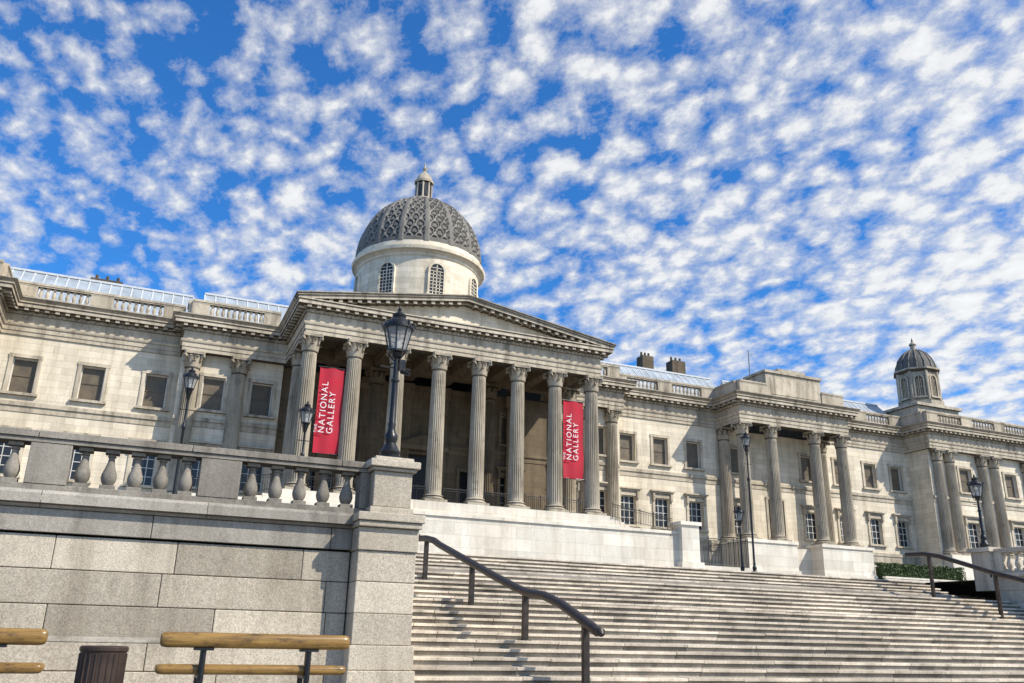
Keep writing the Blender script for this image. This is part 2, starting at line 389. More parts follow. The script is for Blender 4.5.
def rake(o,t0,t1,tone=.5,yb=55.2):
    xl=8.33-o;xr=30.43+o; y0=54.5-o
    zc=21.17; ap=23.05
    vs=[]
    for y in(y0,yb):
        vs+=[(xl,y,zc-t1),(ax,y,ap-t1),(xr,y,zc-t1),(xr,y,zc-t0),(ax,y,ap-t0),(xl,y,zc-t0)]
    T.add(vs,[(0,1,4,5),(1,2,3,4),(6,11,10,7),(7,10,9,8),(5,4,10,11),(4,3,9,10),(0,6,7,1),(1,7,8,2),(0,5,11,6),(2,8,9,3)],0,tone)
rake(.95,0,.07,.15);rake(.86,.07,.2,.3);rake(.76,.2,.42,.6);rake(.3,.42,.56,.45)
W.add([(8.6,54.55,20.89),(30.1,54.55,20.89),(ax,54.55,22.6)],[(0,1,2)])
for sgn in(-1,1):
    for i in range(17):
        t=(i+.5)/17.5; x=ax+sgn*(11.3*(1-t)+.0); z=21.17+(23.05-21.17)*(1-abs(x-ax)/12)-.5
        T.box(x-.13,x+.13,53.85,54.5,z-.16,z+.06,0,.5)
RF=MB()
RF.add([(7.4,55.2,21.19),(ax,55.2,23.0),(31.3,55.2,21.19),(7.4,63.5,21.19),(ax,63.5,23.0),(31.3,63.5,21.19)],[(0,1,4,3),(1,2,5,4),(3,4,5)])
for a,b,y in((-52,-33,61.2),(-33,-24,64),(-24,-10.4,60.8),(-10.4,1.2,64),(1.2,8.3,62.4),(8.3,30.5,63.5),(30.5,36.8,62.4),(36.8,47.9,64),(47.9,60.3,60.8),(60.3,71.1,64),(71.1,92,61.1)):
    RF.quad((a,y,21.22),(b,y,21.22),(b,90,21.22),(a,90,21.22))
RF.tube([(52.6,64.5,21.2),(52.6,64.5,27.2)],.05,6); RF.tube([(52.6,64.5,26.7),(53.2,64.5,26.9)],.04,6)
RF.obj('roof_leads',[M_lead],bld)
SK=MB()
def sky(x0,x1,y0,z0=22.0,dz=3.35,dy=3.3):
    SK.quad((x0,y0,z0),(x1,y0,z0),(x1,y0+dy,z0+dz),(x0,y0+dy,z0+dz),0); SK.quad((x0,y0+dy,z0+dz),(x1,y0+dy,z0+dz),(x1,y0+2*dy,z0),(x0,y0+2*dy,z0),0)
    for x in(x0,x1): SK.add([(x,y0,z0),(x,y0+dy,z0+dz),(x,y0+2*dy,z0)],[(0,1,2)],1)
    SK.box(x0,x1,y0-.1,y0+2*dy+.1,21.2,z0,1)
    n=int((x1-x0)/.75)
    for i in range(n+1):
        x=x0+(x1-x0)*i/n
        SK.add([(x-.04,y0-.02,z0+.03),(x+.04,y0-.02,z0+.03),(x+.04,y0+dy,z0+dz+.06),(x-.04,y0+dy,z0+dz+.06),(x-.04,y0+.05,z0-.02),(x+.04,y0+.05,z0-.02),(x+.04,y0+dy+.05,z0+dz-.05),(x-.04,y0+dy+.05,z0+dz-.05)],[(0,1,2,3),(0,3,7,4),(1,5,6,2)],1)
    SK.box(x0,x1,y0+dy-.12,y0+dy+.12,z0+dz-.02,z0+dz+.14,1)
sky(-40,1.5,66.2);sky(2.3,10.5,65);sky(28.5,51.5,66.2);sky(53,74,66.2);sky(79.5,91,66)
SK.obj('skylight_roof',[M_rglass,M_rib],bld)
PB=MB()
def par(p0,p1,b=3.0,pp=1.5):
    Lt=(Vector(p1)-Vector(p0)).length
    balustrade(PB,p0,p1,21.18,1.4,autobays(Lt,b,pp) if Lt>4 else [(0,Lt,'p')],th=.2,r=.14,base=.35,rail=.26,seg=8,sp=.4,over=.07)
par((-32,64.0),(-24,64.0));par((-24,60.7),(-10.5,60.7));par((-10.5,60.95),(-10.5,64.1));par((-10.2,64.1),(1.0,64.1));par((1.35,62.3),(7.6,62.3),2.2,1.2)
par((1.35,62.55),(1.35,64.1));par((31.2,62.3),(36.6,62.3),2.0,1.2);par((36.9,64.1),(47.9,64.1));par((48.1,60.7),(51.2,60.7));par((57.6,60.7),(60.2,60.7));par((48.1,60.95),(48.1,64));par((60.3,64.1),(71.0,64.1));par((71.3,61.0),(92,61.0));par((71.3,61.25),(71.3,64.0))
PB.obj('parapet_balustrade',[M_trim],bld)
for a,b in((51.2,57.6),(-20.6,-14.0)):
    T.box(a,b,60.6,63.5,21.18,23.7); T.box(a-.15,b+.15,60.45,63.65,23.7,23.95,0,.4); T.box(a+.5,b-.5,60.56,60.62,21.7,23.3,0,.7)
    T.box((a+b)/2-1.6,(a+b)/2+1.6,60.7,63.4,23.95,24.3)
T.box(74.5,80.5,64.5,70,21.2,24.4);T.box(74.2,80.8,64.2,70.3,24.4,24.7)
T.box(13,25.8,61.5,74,21.2,24.4)
for x,y,w,h in((45.2,72,1.3,5.6),(48.8,72,1.6,5.6),(-6.4,73,2.4,4.8),(64.5,72,1.2,3.8)):
    T.box(x,x+w,y,y+1.2,21.2,21.2+h+1.0,1,.3)
    for k in range(3): T.lathe([(.14,0),(.11,.5)],x+w*(k+.5)/3,y+.6,22.2+h,8,1,.1)
dx,dy=19.4,67.0
T2=MB()
T2.lathe([(5.75,24.2),(5.75,24.9),(5.5,25.1),(5.25,25.2),(5.25,29.3),(5.35,29.4),(5.35,29.55),(5.5,29.7),(5.75,29.8),(5.8,30.05),(5.55,30.15),(5.5,30.6),(5.4,30.65)],dx,dy,0,96)
def archwin(cx,cy,r,ang,zb,w,h,mb,mdark,mfr,rows=6):
    ca,sa=math.cos(ang),math.sin(ang)
    def P(u,v,o): return (cx+(r+o)*ca-u*sa,cy+(r+o)*sa+u*ca,zb+v)
    hs=h-w/2; out=[(-w/2,0),(w/2,0)]+[(w/2*math.cos(t),hs+w/2*math.sin(t)) for t in [math.pi*k/10 for k in range(11)]]
    mb.add([P(u,v,.06) for u,v in out],[tuple(range(len(out)))],mdark,.5)
    inner=[(-w/2,0)]+[(w/2*math.cos(math.pi-t),hs+w/2*math.sin(t)) for t in [math.pi*k/10 for k in range(11)]]+[(w/2,0)]
    outer=[(-w/2-.18,0)]+[((w/2+.18)*math.cos(math.pi-t),hs+(w/2+.18)*math.sin(t)) for t in [math.pi*k/10 for k in range(11)]]+[(w/2+.18,0)]
    k=len(inner); vs=[P(*p,.16) for p in inner]+[P(*p,.16) for p in outer]+[P(*p,0.0) for p in inner]+[P(*p,-.05) for p in outer]
    fs=[]
    for i in range(k-1): fs+=[(i,i+1,k+i+1,k+i),(i,2*k+i,2*k+i+1,i+1),(k+i,k+i+1,3*k+i+1,3*k+i)]
    mb.add(vs,fs,mfr,.6)
    def bar(u0,u1,v0,v1): mb.add([P(u0,v0,.09),P(u1,v0,.09),P(u1,v1,.09),P(u0,v1,.09)],[(0,1,2,3)],mfr,.6)
    bar(-.04,.04,0,h)
    bar(-w/4-.03,-w/4+.03,0,hs);bar(w/4-.03,w/4+.03,0,hs)
    for j in range(1,rows): bar(-w/2,w/2,h*j/(rows+.2)-.03,h*j/(rows+.2)+.03)
    mb.add([P(-w/2-.3,-.2,-.1),P(w/2+.3,-.2,-.1),P(w/2+.3,0,-.1),P(-w/2-.3,0,-.1),P(-w/2-.3,-.2,.25),P(w/2+.3,-.2,.25),P(w/2+.3,0,.25),P(-w/2-.3,0,.25)],[(4,5,6,7),(0,1,5,4),(3,7,6,2),(0,4,7,3),(1,2,6,5)],mfr,.6)
for k in range(8): archwin(dx,dy,5.25,-math.pi/2+k*math.pi/4,26.0,1.15,2.7,T2,1,0,9)
T2.lathe([(1.25,36.5),(1.25,36.75),(.95,36.85),(.8,36.9),(.8,37.2),(.55,37.25),(.55,38.7),(.85,38.75),(.9,38.95),(.72,39.0),(.68,39.3),(.5,39.65),(.22,39.9),(.12,40.1),(.2,40.25),(.2,40.4),(.08,40.55),(.03,41.0)],dx,dy,0,24,2,.5)
for k in range(8):
    a=math.pi/8+k*math.pi/4; T2.lathe([(.1,37.2),(.09,38.72)],dx+.7*math.cos(a),dy+.7*math.sin(a),0,8,2)
    a=k*math.pi/4; cx,cy=dx+.56*math.cos(a),dy+.56*math.sin(a)
    T2.box(cx-.13,cx+.13,cy-.13,cy+.13,37.35,38.5,1)
T2.obj('drum_and_lantern',[M_fac,M_glass,M_trim],bld)
D=MB(); nu=16*24; nv=120; vs=[];rel=[]
for j in range(nv+1):
    t=j/nv; ph=t*math.radians(80)
    for i in range(nu):
        s=(i%24)/24.0; row=t*12; k=int(row); q=row-k
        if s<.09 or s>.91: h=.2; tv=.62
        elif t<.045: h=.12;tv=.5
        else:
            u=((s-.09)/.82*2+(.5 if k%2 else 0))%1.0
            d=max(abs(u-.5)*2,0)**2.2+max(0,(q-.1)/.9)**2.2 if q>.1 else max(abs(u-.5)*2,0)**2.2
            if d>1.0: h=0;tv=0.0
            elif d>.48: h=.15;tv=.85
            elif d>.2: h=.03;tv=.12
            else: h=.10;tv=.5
        r=(5.35)*math.cos(ph)+h*math.cos(ph); z=30.6+6.1*math.sin(ph)+h*math.sin(ph)
        a=2*math.pi*(i/nu)-math.pi/2-math.pi/16
        vs.append((dx+r*math.cos(a),dy+r*math.sin(a),z)); rel.append(tv)
for j in range(nv):
    for i in range(nu):
        i2=(i+1)%nu; a=j*nu+i
        D.f.append([a,j*nu+i2,(j+1)*nu+i2,(j+1)*nu+i]); D.m.append(0); D.t.append(rel[a]); D.s.append(True)
D.v=vs; D.obj('dome',[M_dome],bld,angle=180)
for tx in(77.3,-38.5):
    U=MB(); ty=66.5
    U.lathe([(2.45,24.6),(2.45,25.2),(2.15,25.3),(2.1,25.35),(2.1,28.5),(2.25,28.6),(2.5,28.75),(2.5,28.95),(2.2,29.0)],tx,ty,0,8,0,.4,False,math.pi/8)
    for k in range(8):
        archwin(tx,ty,1.95,-math.pi/2+k*math.pi/4,25.7,.75,2.3,U,3,0,2)
        a=math.pi/8+k*math.pi/4; U.lathe([(.2,25.3),(.18,28.6)],tx+2.1*math.cos(a),ty+2.1*math.sin(a),0,8,0,.5)
    U.lathe([(2.1,29.0),(2.02,29.6),(1.75,30.3),(1.3,30.95),(.7,31.4),(.4,31.5)],tx,ty,0,24,2,.35)
    for k in range(16):
        a=k*math.pi/8; U.tube([(tx+r*math.cos(a),ty+r*math.sin(a),z) for r,z in((2.13,29.0),(2.05,29.6),(1.78,30.3),(1.33,30.97),(.7,31.42))],.07,5,2,.7)
    U.lathe([(.45,31.4),(.45,31.6),(.28,31.65),(.28,32.1),(.4,32.15),(.3,32.35),(.1,32.5),(.12,32.65),(.03,33.0)],tx,ty,0,12,0,.4)
    U.obj('corner_turret',[M_trim,M_glass,M_dome,M_shade],bld)
PD=MB()
PD.box(2.2,36.2,53.6,54.0,2.2,7.35,tone=.55); PD.box(2.0,36.2,53.48,54.1,7.35,7.56,tone=.6)
PD.box(7.9,30.9,54.1,63.3,3,8.34,tone=.5)
PD.box(36.2,37.7,53.1,54.5,2.2,8.0,tone=.55);PD.box(36.05,37.85,52.95,54.65,8.0,8.25,tone=.6);PD.box(36.0,37.9,52.9,54.7,2.2,5.4)
for k in range(14): PD.box(30.9+k*.38,31.3+k*.38,54.1,61.5,3,8.3-k*.16,tone=.45); PD.box(7.5-k*.38,7.9-k*.38,54.1,61.5,3,8.3-k*.16,tone=.45)
for a,b in((47.5,52.7),(55.5,61.3),(-24.2,-18.6),(-15.9,-10.4)):
    PD.box(a,b,60.0,62.0,2.2,8.1,tone=.5);PD.box(a-.1,b+.1,59.88,62.0,8.1,8.36,tone=.6);PD.box(a-.12,b+.12,59.85,62.0,2.2,5.9,tone=.5)
    PD.box(a+.1,b-.1,62.0,64,2.2,8.34)
PD.box(52.7,55.5,61.5,64,2.2,8.0)
for a,b in((71.4,75.0),(77.8,81.2),(84.4,87.6),(89.6,92)): PD.box(a,b,60.2,61.28,2.2,8.36,tone=.5)
PD.obj('podium',[M_pod],bld)
W.obj('walls',[M_fac,M_shade],bld);T.obj('cornices_and_trim',[M_trim,M_shade],bld);WN.obj('windows_and_doors',[M_glass,M_blind,M_white,M_dark],bld)

# ------------------------------------------------------------------ iron railings
def railing(name,p0,p1,z0,H,sp=.14,z1=None):
    p0=Vector(p0);p1=Vector(p1);d=(p1-p0);Ls=d.length;d.normalize();z1=z0 if z1 is None else z1
    mb=MB(); zf=lambda s:z0+(z1-z0)*s/Ls
    P=lambda s,h:(p0.x+d.x*s,p0.y+d.y*s,zf(s)+h)
    mb.tube([P(0,H),P(Ls,H)],.03,6);mb.tube([P(0,.12),P(Ls,.12)],.02,6);mb.tube([P(0,H-.15),P(Ls,H-.15)],.015,6)
    n=int(Ls/sp)
    for i in range(n+1):
        s=Ls*i/n; mb.tube([P(s,0),P(s,H)],.013 if i%8 else .03,5)
        if i%8==0: mb.lathe([(.02,0),(.05,.04),(.05,.08),(.01,.14)],*P(s,H)[:2],P(s,H)[2],8)
    return mb.obj(name,[M_iron])
for i in range(7): railing('iron_railing',(cols[i]+.6,54.75),(cols[i+1]-.6,54.75),8.34,1.0)
railing('iron_railing',(31,54.0),(36,54.0),8.2,1.0,z1=7.5)
railing('iron_railing',(2.6,54.0),(7.8,54.0),7.5,1.0,z1=8.2)
railing('iron_railing',(37.9,53.9),(42.6,53.9),5.3,2.0)
railing('iron_railing',(42.6,53.9),(42.6,59.5),5.3,2.0)
lw=MB(); lw.box(37.75,42.8,53.75,54.05,4,5.3);lw.box(42.45,42.75,54.05,59.8,4,5.3); lw.obj('low_wall',[M_pod])
lw=MB(); lw.box(61.4,71.4,58.9,59.15,4,5.7);lw.box(61.3,71.5,58.85,59.2,5.7,5.85); lw.obj('low_wall',[M_pod])

# ------------------------------------------------------------------ hedge
h=MB()
for k in range(9000):
    x=61.5+R()*10.2;y=59.3+R()*1.2;z=5.4+R()*1.5
    e=R()
    if e<.4:z=6.9+.18*math.sin(x*3.1)*R()+.1*R()
    elif e<.8:y=59.3-.08*R()
    a=Vector((R()-.5,R()-.5,R()-.5)).normalized();b=a.orthogonal().normalized();c=a.cross(b);s=.05+.05*R();p=Vector((x,y,z))
    h.add([tuple(p+b*s),tuple(p+c*s*.6),tuple(p-b*s),tuple(p-c*s*.6)],[(0,1,2,3)],0,R())
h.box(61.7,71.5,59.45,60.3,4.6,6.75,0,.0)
h.obj('hedge',[M_leaf])

# ------------------------------------------------------------------ banners
def banner(x0,x1):
    e=empty('hanging_banner'); mb=MB(); n=24;vs=[];m=8
    for i in range(n+1):
        for j in range(m+1):
            z=16.65-5.75*i/n; x=x0+(x1-x0)*j/m
            vs.append((x,54.95+.07*math.sin(i*.45+j*.35)*(i/n)+.04*math.sin(j*1.1),z))
    mb.add(vs,[(i*(m+1)+j,i*(m+1)+j+1,(i+1)*(m+1)+j+1,(i+1)*(m+1)+j) for i in range(n) for j in range(m)],0,.5,True)
    mb.obj('cloth',[M_red],e)
    b=MB(); b.tube([(x0-.12,54.95,16.68),(x1+.12,54.95,16.68)],.04,8);b.tube([(x0-.12,54.95,10.9),(x1+.12,54.95,10.9)],.04,8); b.obj('poles',[M_iron],e)
    for txt,size,u,z in(('NATIONAL',.58,.64,12.2),('GALLERY',.58,.31,12.2),('THE',.26,.93,12.2)):
        cu=bpy.data.curves.new('lettering','FONT');cu.body=txt;cu.size=size;cu.extrude=.004;cu.space_character=1.25
        to=bpy.data.objects.new('t',cu);sc.collection.objects.link(to);bpy.context.view_layer.update()
        me=bpy.data.meshes.new_from_object(to.evaluated_get(bpy.context.evaluated_depsgraph_get())); bpy.data.objects.remove(to)
        me.materials.clear(); me.materials.append(M_txt)
        o=bpy.data.objects.new('lettering',me);sc.collection.objects.link(o)
        o.matrix_world=Matrix(((0,-1,0,x1-(x1-x0)*u+0.0),(0,0,-1,54.80),(1,0,0,z),(0,0,0,1)))
        o.parent=e
    return e
banner(9.62,11.25);banner(27.55,29.2)

# ------------------------------------------------------------------ stairs
X0,X1=4.52,32.0
steps=[];y=28.6;z=2.69;r=.1525
for f in range(4):
    for i in range(6):
        z-=r; dp=.38 if i<5 else 2.1
        if f==3 and i==5: break
        steps.append((y-dp,y,z)); y-=dp
YB=y
def stair_z(yy):
    for a,b,zz in steps:
        if a<=yy<b: return zz
    return 2.69 if yy>=28.6 else -.97
st=MB()
def course(y0,y1,zt,L0=1.3,L1=2.4):
    x=X0; row=.12*(R()-.5)
    while x<X1-.01:
        e=x+L0+R()*(L1-L0)
        if X1-e<.6:e=X1
        t=.28+.44*R()+row; dz=(R()-.5)*.012
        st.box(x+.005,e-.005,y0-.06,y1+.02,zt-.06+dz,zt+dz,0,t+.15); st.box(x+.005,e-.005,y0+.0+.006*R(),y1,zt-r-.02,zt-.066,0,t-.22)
        x=e
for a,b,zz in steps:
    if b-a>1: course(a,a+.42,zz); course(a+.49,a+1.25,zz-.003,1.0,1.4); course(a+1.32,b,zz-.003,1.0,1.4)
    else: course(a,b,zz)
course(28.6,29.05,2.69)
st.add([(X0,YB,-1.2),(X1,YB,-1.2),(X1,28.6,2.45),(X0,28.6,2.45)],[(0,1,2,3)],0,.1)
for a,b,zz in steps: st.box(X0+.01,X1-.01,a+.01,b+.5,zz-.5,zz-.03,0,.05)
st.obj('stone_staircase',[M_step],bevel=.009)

# ------------------------------------------------------------------ terrace walls
def coursewall(mb,x0,x1,Y,z0,z1,th=.5,L0=1.7,L1=2.6,base=.5,var=.5):
    x=x1-R()*.8*(1 if x1<10 else 0); g=.005
    if x<x1: mb.box(x+g,x1-g,Y,Y+th,z0+g,z1-g,0,base)
    while x>x0+.01:
        e=x-(L0+R()*(L1-L0))
        if e-x0<.5:e=x0
        mb.box(e+g,x-g,Y+(R()-.5)*.010,Y+th,z0+g,z1-g,0,base+(R()-.5)*var); x=e
YW=14.9
tw=empty('terrace_wall')
w=MB()
xl=-30
coursewall(w,xl,3.42,YW,.82,1.32);coursewall(w,xl,3.42,YW,.32,.82);coursewall(w,xl,3.42,YW,-.18,.32)
coursewall(w,xl,3.42,YW-.13,-.6,-.2,.6,1.5,2.4,.6,.3);coursewall(w,xl,3.42,YW-.2,-.97,-.6,.6,1.5,2.4,.55,.3)
w.box(xl,4.4,YW+.4,YW+.7,-1.2,1.68,0,.2)
w.obj('ashlar_courses',[M_wall],tw,bevel=.012)
w=MB()
coursewall(w,xl,3.42,YW-.06,1.34,1.70,.56,2.0,3.2,.5,.35)
w.obj('band_course',[M_cop],tw,bevel=.010)
w=MB()
w.sweep([(.13,-.2),(.13,-.19),(.01,-.12)],[(xl,YW),(3.42,YW)],0,.6)
x=3.5
while x>xl:
    e=x-1.9-R()*.6; t=.4+.3*R()
    w.sweep([(-.55,1.70),(.10,1.70),(.13,1.74),(.20,1.76),(.20,1.90),(.16,1.95),(-.6,1.97)],[(e+.004,YW),(x-.004,YW)],0,t)
    w.add([(e+.004,YW-q,zz) for q,zz in((.10,1.7),(.2,1.76),(.2,1.9),(.16,1.95))]+[(e+.004,YW+.5,1.96),(e+.004,YW+.5,1.7)],[(0,1,2,3,4,5)],0,t); x=e
w.obj('coping',[M_cop],tw)
w=MB()
for (a,b,yf,z0,z1,t) in((3.38,4.50,14.30,-.97,-.55,.6),(3.4,4.48,14.36,-.55,-.17,.55),(3.44,4.44,14.42,-.17,.32,.42),(3.44,4.44,14.425,.32,.82,.65),(3.44,4.44,14.42,.82,1.32,.5),(3.42,4.46,14.38,1.32,1.70,.4),(3.39,4.49,14.30,1.70,1.80,.35),(3.36,4.53,14.26,1.80,1.94,.45),
    (3.62,4.40,14.56,1.94,2.08,.4),(3.67,4.35,14.60,2.08,2.70,.3),(3.61,4.41,14.54,2.70,2.76,.3),(3.56,4.46,14.48,2.76,2.89,.45),(3.66,4.36,14.58,2.89,2.96,.5)):
    w.box(a,b,yf,max(15.55,yf+1.1) if z1<1.97 else yf+(b-a),z0+.005,z1,0,t)
w.obj('end_pier',[M_wall],tw,bevel=.014)
w=MB(); w.box(4.1,4.45,15.55,28.6,-1.2,1.9,0,.4);w.box(32.0,32.5,14.9,25.1,-1.2,2.72,0,.5)
w.obj('stair_side_wall',[M_wall],tw)
b=MB()
def S(x): return x-xl
lst=[(3.5,3.7,'p'),(1.47,3.5,'b'),(.83,1.47,'p'),(-1.09,.83,'b'),(-1.67,-1.09,'p')]
xx=-1.67
while xx>xl+3:
    lst.append((xx-2.1,xx,'b'));lst.append((xx-2.7,xx-2.1,'p'));xx-=2.7
lst.append((xl,xx,'p'))
balustrade(b,(xl,15.06),(3.7,15.06),1.96,.91,[(S(a),S(c),k) for a,c,k in lst],th=.17,r=.118,base=.1,rail=.18,seg=24,sp=.39,sq=True)
b.obj('balustrade',[M_bal],tw,bevel=.008)

et=empty('terrace_wall')
w=MB()
coursewall(w,32,70,YW,-.97,0);coursewall(w,32,70,YW,0,.9);coursewall(w,32,70,YW,.9,1.8);coursewall(w,32,70,YW-.1,1.8,2.7,.6)
z=-.97
while z<2.6:
    yy=15.4
    while yy<25.0:
        e=min(25.1,yy+1.2+R()*.8); w.box(31.96,32.0,yy+.003,e-.003,z+.003,min(2.7,z+.45)-.003,0,.3+.4*R()); yy=e
    z+=.45
w.box(31.85,32.65,14.8,25.2,2.7,2.85,0,.6)
w.box(31.85,32.65,25.1,25.95,2.2,3.72,0,.5);w.box(31.75,32.75,25.0,26.05,3.72,3.9,0,.6)
w.obj('ashlar_courses',[M_wall],et,bevel=.008)
b=MB(); balustrade(b,(32.25,25.08),(32.25,15.0),2.85,.98,autobays(10.08,2.6,.35),th=.17,r=.12,seg=14,sp=.38,sq=True); b.obj('balustrade',[M_wall],et)

# ------------------------------------------------------------------ handrails
def handrail(X,pts,posts):
    mb=MB()
    P=[(X,a,c) for a,c in pts]
    mb.tube(P,.09,14,sx=1.1)
    end=P[-1]
    mb.tube([end,(X,end[1]-.12,end[2]-.02),(X,end[1]-.16,end[2]-.07)],[.09,.08,.045],14,sx=1.1)
    for yy in posts:
        for i in range(len(pts)-1):
            (a,c),(a2,c2)=pts[i],pts[i+1]
            if a2<=yy<=a: zt=c2+(c-c2)*(yy-a2)/(a-a2)
        zb=stair_z(yy)
        mb.box(X-.06,X+.06,yy-.05,yy+.05,zb,zt-.03); mb.box(X-.11,X+.11,yy-.10,yy+.10,zb,zb+.02)
    mb.obj('stair_handrail',[M_bronze],bevel=.004)
handrail(7.7,[(26.6,3.3),(26,3.2),(24.8,2.70),(24.1,2.64),(23.4,2.52),(22.85,2.35),(19,1.36),(17.5,.99),(17.0,.89),(16.15,.80),(15.4,.62),(14.0,.14)],[25.9,24.05,20.3,17.1,14.45])
handrail(29.4,[(27.0,3.6),(26.1,3.56),(25.4,3.42),(23.1,2.66),(17.1,.98),(16.15,.82),(14.0,.14)],[25.9,23.05,20.3,17.1,14.45])

# ------------------------------------------------------------------ lamps
def lamp(x,y,z0,H,k=1.0,box=False):
    e=empty('street_lamp'); mb=MB(); gl=MB()
    Lh=1.02*k; zt=z0+H; zl=zt-Lh
    ph=zl-z0
    prof=[(.24,0),(.24,.06),(.18,.1),(.2,.16),(.15,.24),(.10,.34),(.125,.42),(.125,.5),(.085,.56),(.08,.6)]
    q=[(a*k,b*min(1,ph*.45)) for a,b in prof]
    top=q[-1][1]
    q+=[(.07*k,top+.05),(.08*k,top+.12),(.065*k,top+.16),(.055*k,ph*.72),(.085*k,ph*.73),(.085*k,ph*.745),(.05*k,ph*.76),(.045*k,ph*.95),(.09*k,ph*.965),(.11*k,ph)]
    mb.lathe(q,x,y,z0,16)
    mb.tube([(x-.3*k,y,z0+ph*.86),(x+.3*k,y,z0+ph*.86)],.018*k,6)
    for a in range(4):
        t=math.pi/4+a*math.pi/2; c,s_=math.cos(t),math.sin(t)
        mb.tube([(x+.05*k*c,y+.05*k*s_,z0+ph*.93),(x+.16*k*c,y+.16*k*s_,zl-.03*k),(x+.19*k*c,y+.19*k*s_,zl+.04*k)],.016*k,5)
    if box:
        mb.box(x+.05,x+.17,y-.06,y+.06,zl-.32,zl-.12);mb.tube([(x+.1,y-.02,zl-.35),(x+.22,y-.16,zl-.42)],.035,8)
    n=8
    gl.lathe([(.165*k,.05*k),(.275*k,.5*k)],x,y,zl,n,0,.5,False,math.pi/8,cap=False)
    gl.lathe([(.05*k,.05*k),(.07*k,.2*k),(.05*k,.34*k)],x,y,zl,10,1)
    mb.lathe([(.11*k,0),(.19*k,.02*k),(.19*k,.06*k),(.12*k,.065*k)],x,y,zl,n,0,.5,False,math.pi/8)
    mb.lathe([(.27*k,.49*k),(.32*k,.5*k),(.32*k,.55*k),(.27*k,.57*k),(.24*k,.64*k),(.15*k,.72*k),(.12*k,.75*k),(.14*k,.78*k),(.14*k,.81*k),(.08*k,.85*k),(.035*k,.89*k),(.045*k,.93*k),(.02*k,.96*k),(.008*k,1.02*k)],x,y,zl,16)
    for a in range(n):
        t=math.pi/8+a*math.pi/4; c,s_=math.cos(t),math.sin(t)
        mb.tube([(x+.168*k*c,y+.168*k*s_,zl+.05*k),(x+.278*k*c,y+.278*k*s_,zl+.5*k)],.015*k,5)
        mb.tube([(x+.31*k*c,y+.31*k*s_,zl+.54*k),(x+.33*k*c,y+.33*k*s_,zl+.6*k),(x+.31*k*c,y+.31*k*s_,zl+.66*k)],[.02*k,.025*k,.004*k],5)
    mb.obj('post_and_frame',[M_iron],e); gl.obj('lantern_glass',[M_lglass,M_white],e)
lamp(4.0,14.93,2.96,2.99,.95,True)
lamp(5.75,35,3.2,5.9,1.0)
lamp(1.15,36,3.3,6.9,1.0)
lamp(33.6,42,3.7,8.7,1.0)
lamp(33.2,42.6,3.7,4.2,1.0)
lamp(32.25,25.55,3.9,3.1,1.0)

# ------------------------------------------------------------------ benches & bin
def bench(x0,x1,Y=11.0):
    e=empty('park_bench'); G=-.97; mb=MB()
    def plank(z,y,hh,tt):
        vs=[];n=20;xs=[x0,x0+.012,x0+.04,x0+.08,x1-.08,x1-.04,x1-.012,x1];sc_=[.55,.8,.95,1,1,.95,.8,.55]
        for X,s in zip(xs,sc_):
            for k in range(n):
                t=2*math.pi*k/n; c,sn=math.cos(t),math.sin(t)
                vs.append((X,y+tt*s*math.copysign(abs(c)**.8,c),z+hh*s*math.copysign(abs(sn)**.8,sn)))
        fs=[(i*n+k,i*n+(k+1)%n,(i+1)*n+(k+1)%n,(i+1)*n+k) for i in range(7) for k in range(n)]+[tuple(range(n)),tuple(7*n+k for k in range(n))]
        mb.add(vs,fs,0,.5,True)
    plank(-.105,Y,.085,.07)
    plank(-.425,Y+.10,.055,.06);plank(-.425,Y+.24,.05,.06);plank(-.425,Y+.38,.05,.06)
    mb.obj('planks',[M_wood],e)
    m2=MB()
    for X in(x0+.48,x1-.48):
        m2.tube([(X,Y+.02,G),(X,Y+.0,-.6),(X,Y-.005,-.4),(X,Y+.0,-.19)],.035,8)
        m2.box(X-.03,X+.03,Y-.03,Y+.46,-.52,-.486)
        m2.tube([(X,Y+.40,G),(X,Y+.40,-.5)],.035,8)
        m2.box(X-.11,X+.11,Y-.05,Y+.05,-.215,-.188)
        m2.box(X-.05,X+.05,Y-.06,Y+.48,G,G+.03)
    m2.obj('iron_supports',[M_iron],e)
bench(.44,2.6);bench(-2.86,-.70);bench(-6.2,-4.0)
mb=MB(); mb.lathe([(.22,0),(.22,.03),(.235,.04),(.235,.72),(.25,.74),(.25,.77),(.235,.785),(.19,.785),(.18,.70),(.02,.69)],-.12,11.0,-.97,32)
for k in range(24):
    a=2*math.pi*k/24; mb.box(-.12+.237*math.cos(a)-.008,-.12+.237*math.cos(a)+.008,11+.237*math.sin(a)-.008,11+.237*math.sin(a)+.008,-.9,-.26)
mb.obj('litter_bin',[plain('bin_brown',(.055,.034,.024),.5,.3,.3)])

# ------------------------------------------------------------------ ground
g=MB(); g.quad((-900,-900,-.98),(900,-900,-.98),(900,900,-.98),(-900,900,-.98)); g.obj('ground',[M_plaza])
g=MB(); g.quad((-60,-40,-.974),(90,-40,-.974),(90,15.6,-.974),(-60,15.6,-.974)); g.obj('plaza_pavement',[M_plaza])
g=MB()
g.quad((-60,29,2.688),(120,29,2.688),(120,52,4.55),(-60,52,4.55));g.quad((-60,52,4.55),(120,52,4.55),(120,64,4.6),(-60,64,4.6))
g.quad((-60,15.4,1.88),(4.3,15.4,1.88),(4.3,29,2.688),(-60,29,2.688));g.quad((32.3,15.2,2.68),(120,15.2,2.68),(120,29,2.688),(32.3,29,2.688))
g.obj('terrace_pavement',[M_plaza])

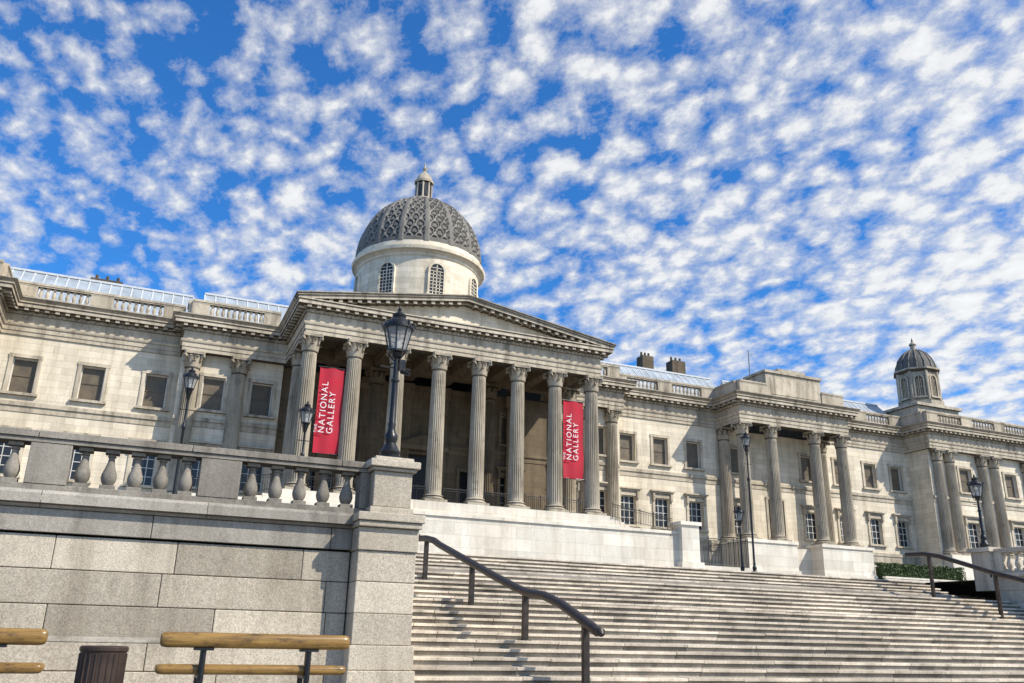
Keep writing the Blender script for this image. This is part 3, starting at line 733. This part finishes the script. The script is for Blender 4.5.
# ------------------------------------------------------------------ lights / sky
EL=math.radians(43);AZ=math.radians(42)
sv=Vector((math.sin(AZ)*math.cos(EL),-math.cos(AZ)*math.cos(EL),math.sin(EL)))
ld=bpy.data.lights.new('sun','SUN');ld.energy=5.0;ld.angle=math.radians(.5);ld.color=(1,.94,.84)
lo=bpy.data.objects.new('sun',ld);lo.rotation_euler=sv.to_track_quat('Z','Y').to_euler();lo.location=(40,-40,60);sc.collection.objects.link(lo)
wd=bpy.data.worlds.new('World');sc.world=wd;wd.use_nodes=True;nt=wd.node_tree;bg=nt.nodes['Background'];bg.inputs[1].default_value=.12
sk=nt.nodes.new('ShaderNodeTexSky');sk.sky_type='NISHITA';sk.sun_disc=False;sk.sun_elevation=EL;sk.sun_rotation=math.pi-AZ
sk.air_density=1.0;sk.dust_density=.4;sk.ozone_density=3
tc=nt.nodes.new('ShaderNodeTexCoord');sp=nt.nodes.new('ShaderNodeSeparateXYZ');L(nt,tc.outputs['Generated'],sp.inputs[0])
zz=mathn(nt,'ADD',mathn(nt,'MAXIMUM',sp.outputs[2],0),.24)
cb=nt.nodes.new('ShaderNodeCombineXYZ');L(nt,mathn(nt,'DIVIDE',sp.outputs[0],zz),cb.inputs[0]);L(nt,mathn(nt,'DIVIDE',sp.outputs[1],zz),cb.inputs[1])
v0=mapping(nt,cb.outputs[0],(1.0,.8,1),(0,0,math.radians(35)))
wn=noise(nt,v0,9,6,.65,0,'Color')
wv=nt.nodes.new('ShaderNodeVectorMath');wv.operation='MULTIPLY_ADD';L(nt,wn,wv.inputs[0]);wv.inputs[1].default_value=(.13,.13,0);L(nt,v0,wv.inputs[2])
v=wv.outputs[0]
vo=nt.nodes.new('ShaderNodeTexVoronoi');vo.voronoi_dimensions='2D';vo.feature='SMOOTH_F1';vo.inputs['Scale'].default_value=21;vo.inputs['Smoothness'].default_value=.6;L(nt,v,vo.inputs['Vector'])
puff=mathn(nt,'SUBTRACT',1,mathn(nt,'MULTIPLY',vo.outputs['Distance'],1.5))
nA=noise(nt,v0,19,8,.65,.2);nB=noise(nt,v0,2.4,5,.6);nC=noise(nt,v0,60,5,.7)
s=mathn(nt,'ADD',mathn(nt,'ADD',mathn(nt,'MULTIPLY',puff,.27),mathn(nt,'MULTIPLY',nB,.60)),mathn(nt,'ADD',mathn(nt,'MULTIPLY',nA,.55),mathn(nt,'MULTIPLY',nC,.22)))
s=mathn(nt,'ADD',s,mathn(nt,'MULTIPLY',sp.outputs[0],.14))
mask=mapr(nt,s,.685,1.0,0,.97)
mask=mathn(nt,'MULTIPLY',mathn(nt,'POWER',mask,1.0),1.0)
shade=mapr(nt,s,.80,1.15,6.3,8.3)
cc=nt.nodes.new('ShaderNodeVectorMath');cc.operation='SCALE';cc.inputs[0].default_value=(.97,.985,1.0);L(nt,shade,cc.inputs['Scale'])
skc=mixc(nt,1.0,sk.outputs[0],(.34,1.0,1.65),'MULTIPLY')
L(nt,mixc(nt,mask,skc,cc.outputs[0]),bg.inputs[0])

# ------------------------------------------------------------------ camera
f=859.;th=math.atan(296/859.);ps=math.radians(23.0);ro=.0232
fw=Vector((math.sin(ps)*math.cos(th),math.cos(ps)*math.cos(th),math.sin(th)));r0=Vector((math.cos(ps),-math.sin(ps),0));u0=r0.cross(fw)
rt=r0*math.cos(ro)+u0*math.sin(ro);up=u0*math.cos(ro)-r0*math.sin(ro)
cd=bpy.data.cameras.new('camera');cd.sensor_width=36;cd.lens=f/1024*36;cd.clip_end=3000
co=bpy.data.objects.new('camera',cd);sc.collection.objects.link(co)
co.matrix_world=Matrix(((rt.x,up.x,-fw.x,0),(rt.y,up.y,-fw.y,0),(rt.z,up.z,-fw.z,0),(0,0,0,1)))
sc.camera=co
bpy.context.view_layer.update()
for o in list(sc.objects):
    if o.parent is None: o.location.z+=ZS
sc.view_settings.view_transform='Standard';sc.view_settings.look='None';sc.view_settings.exposure=0
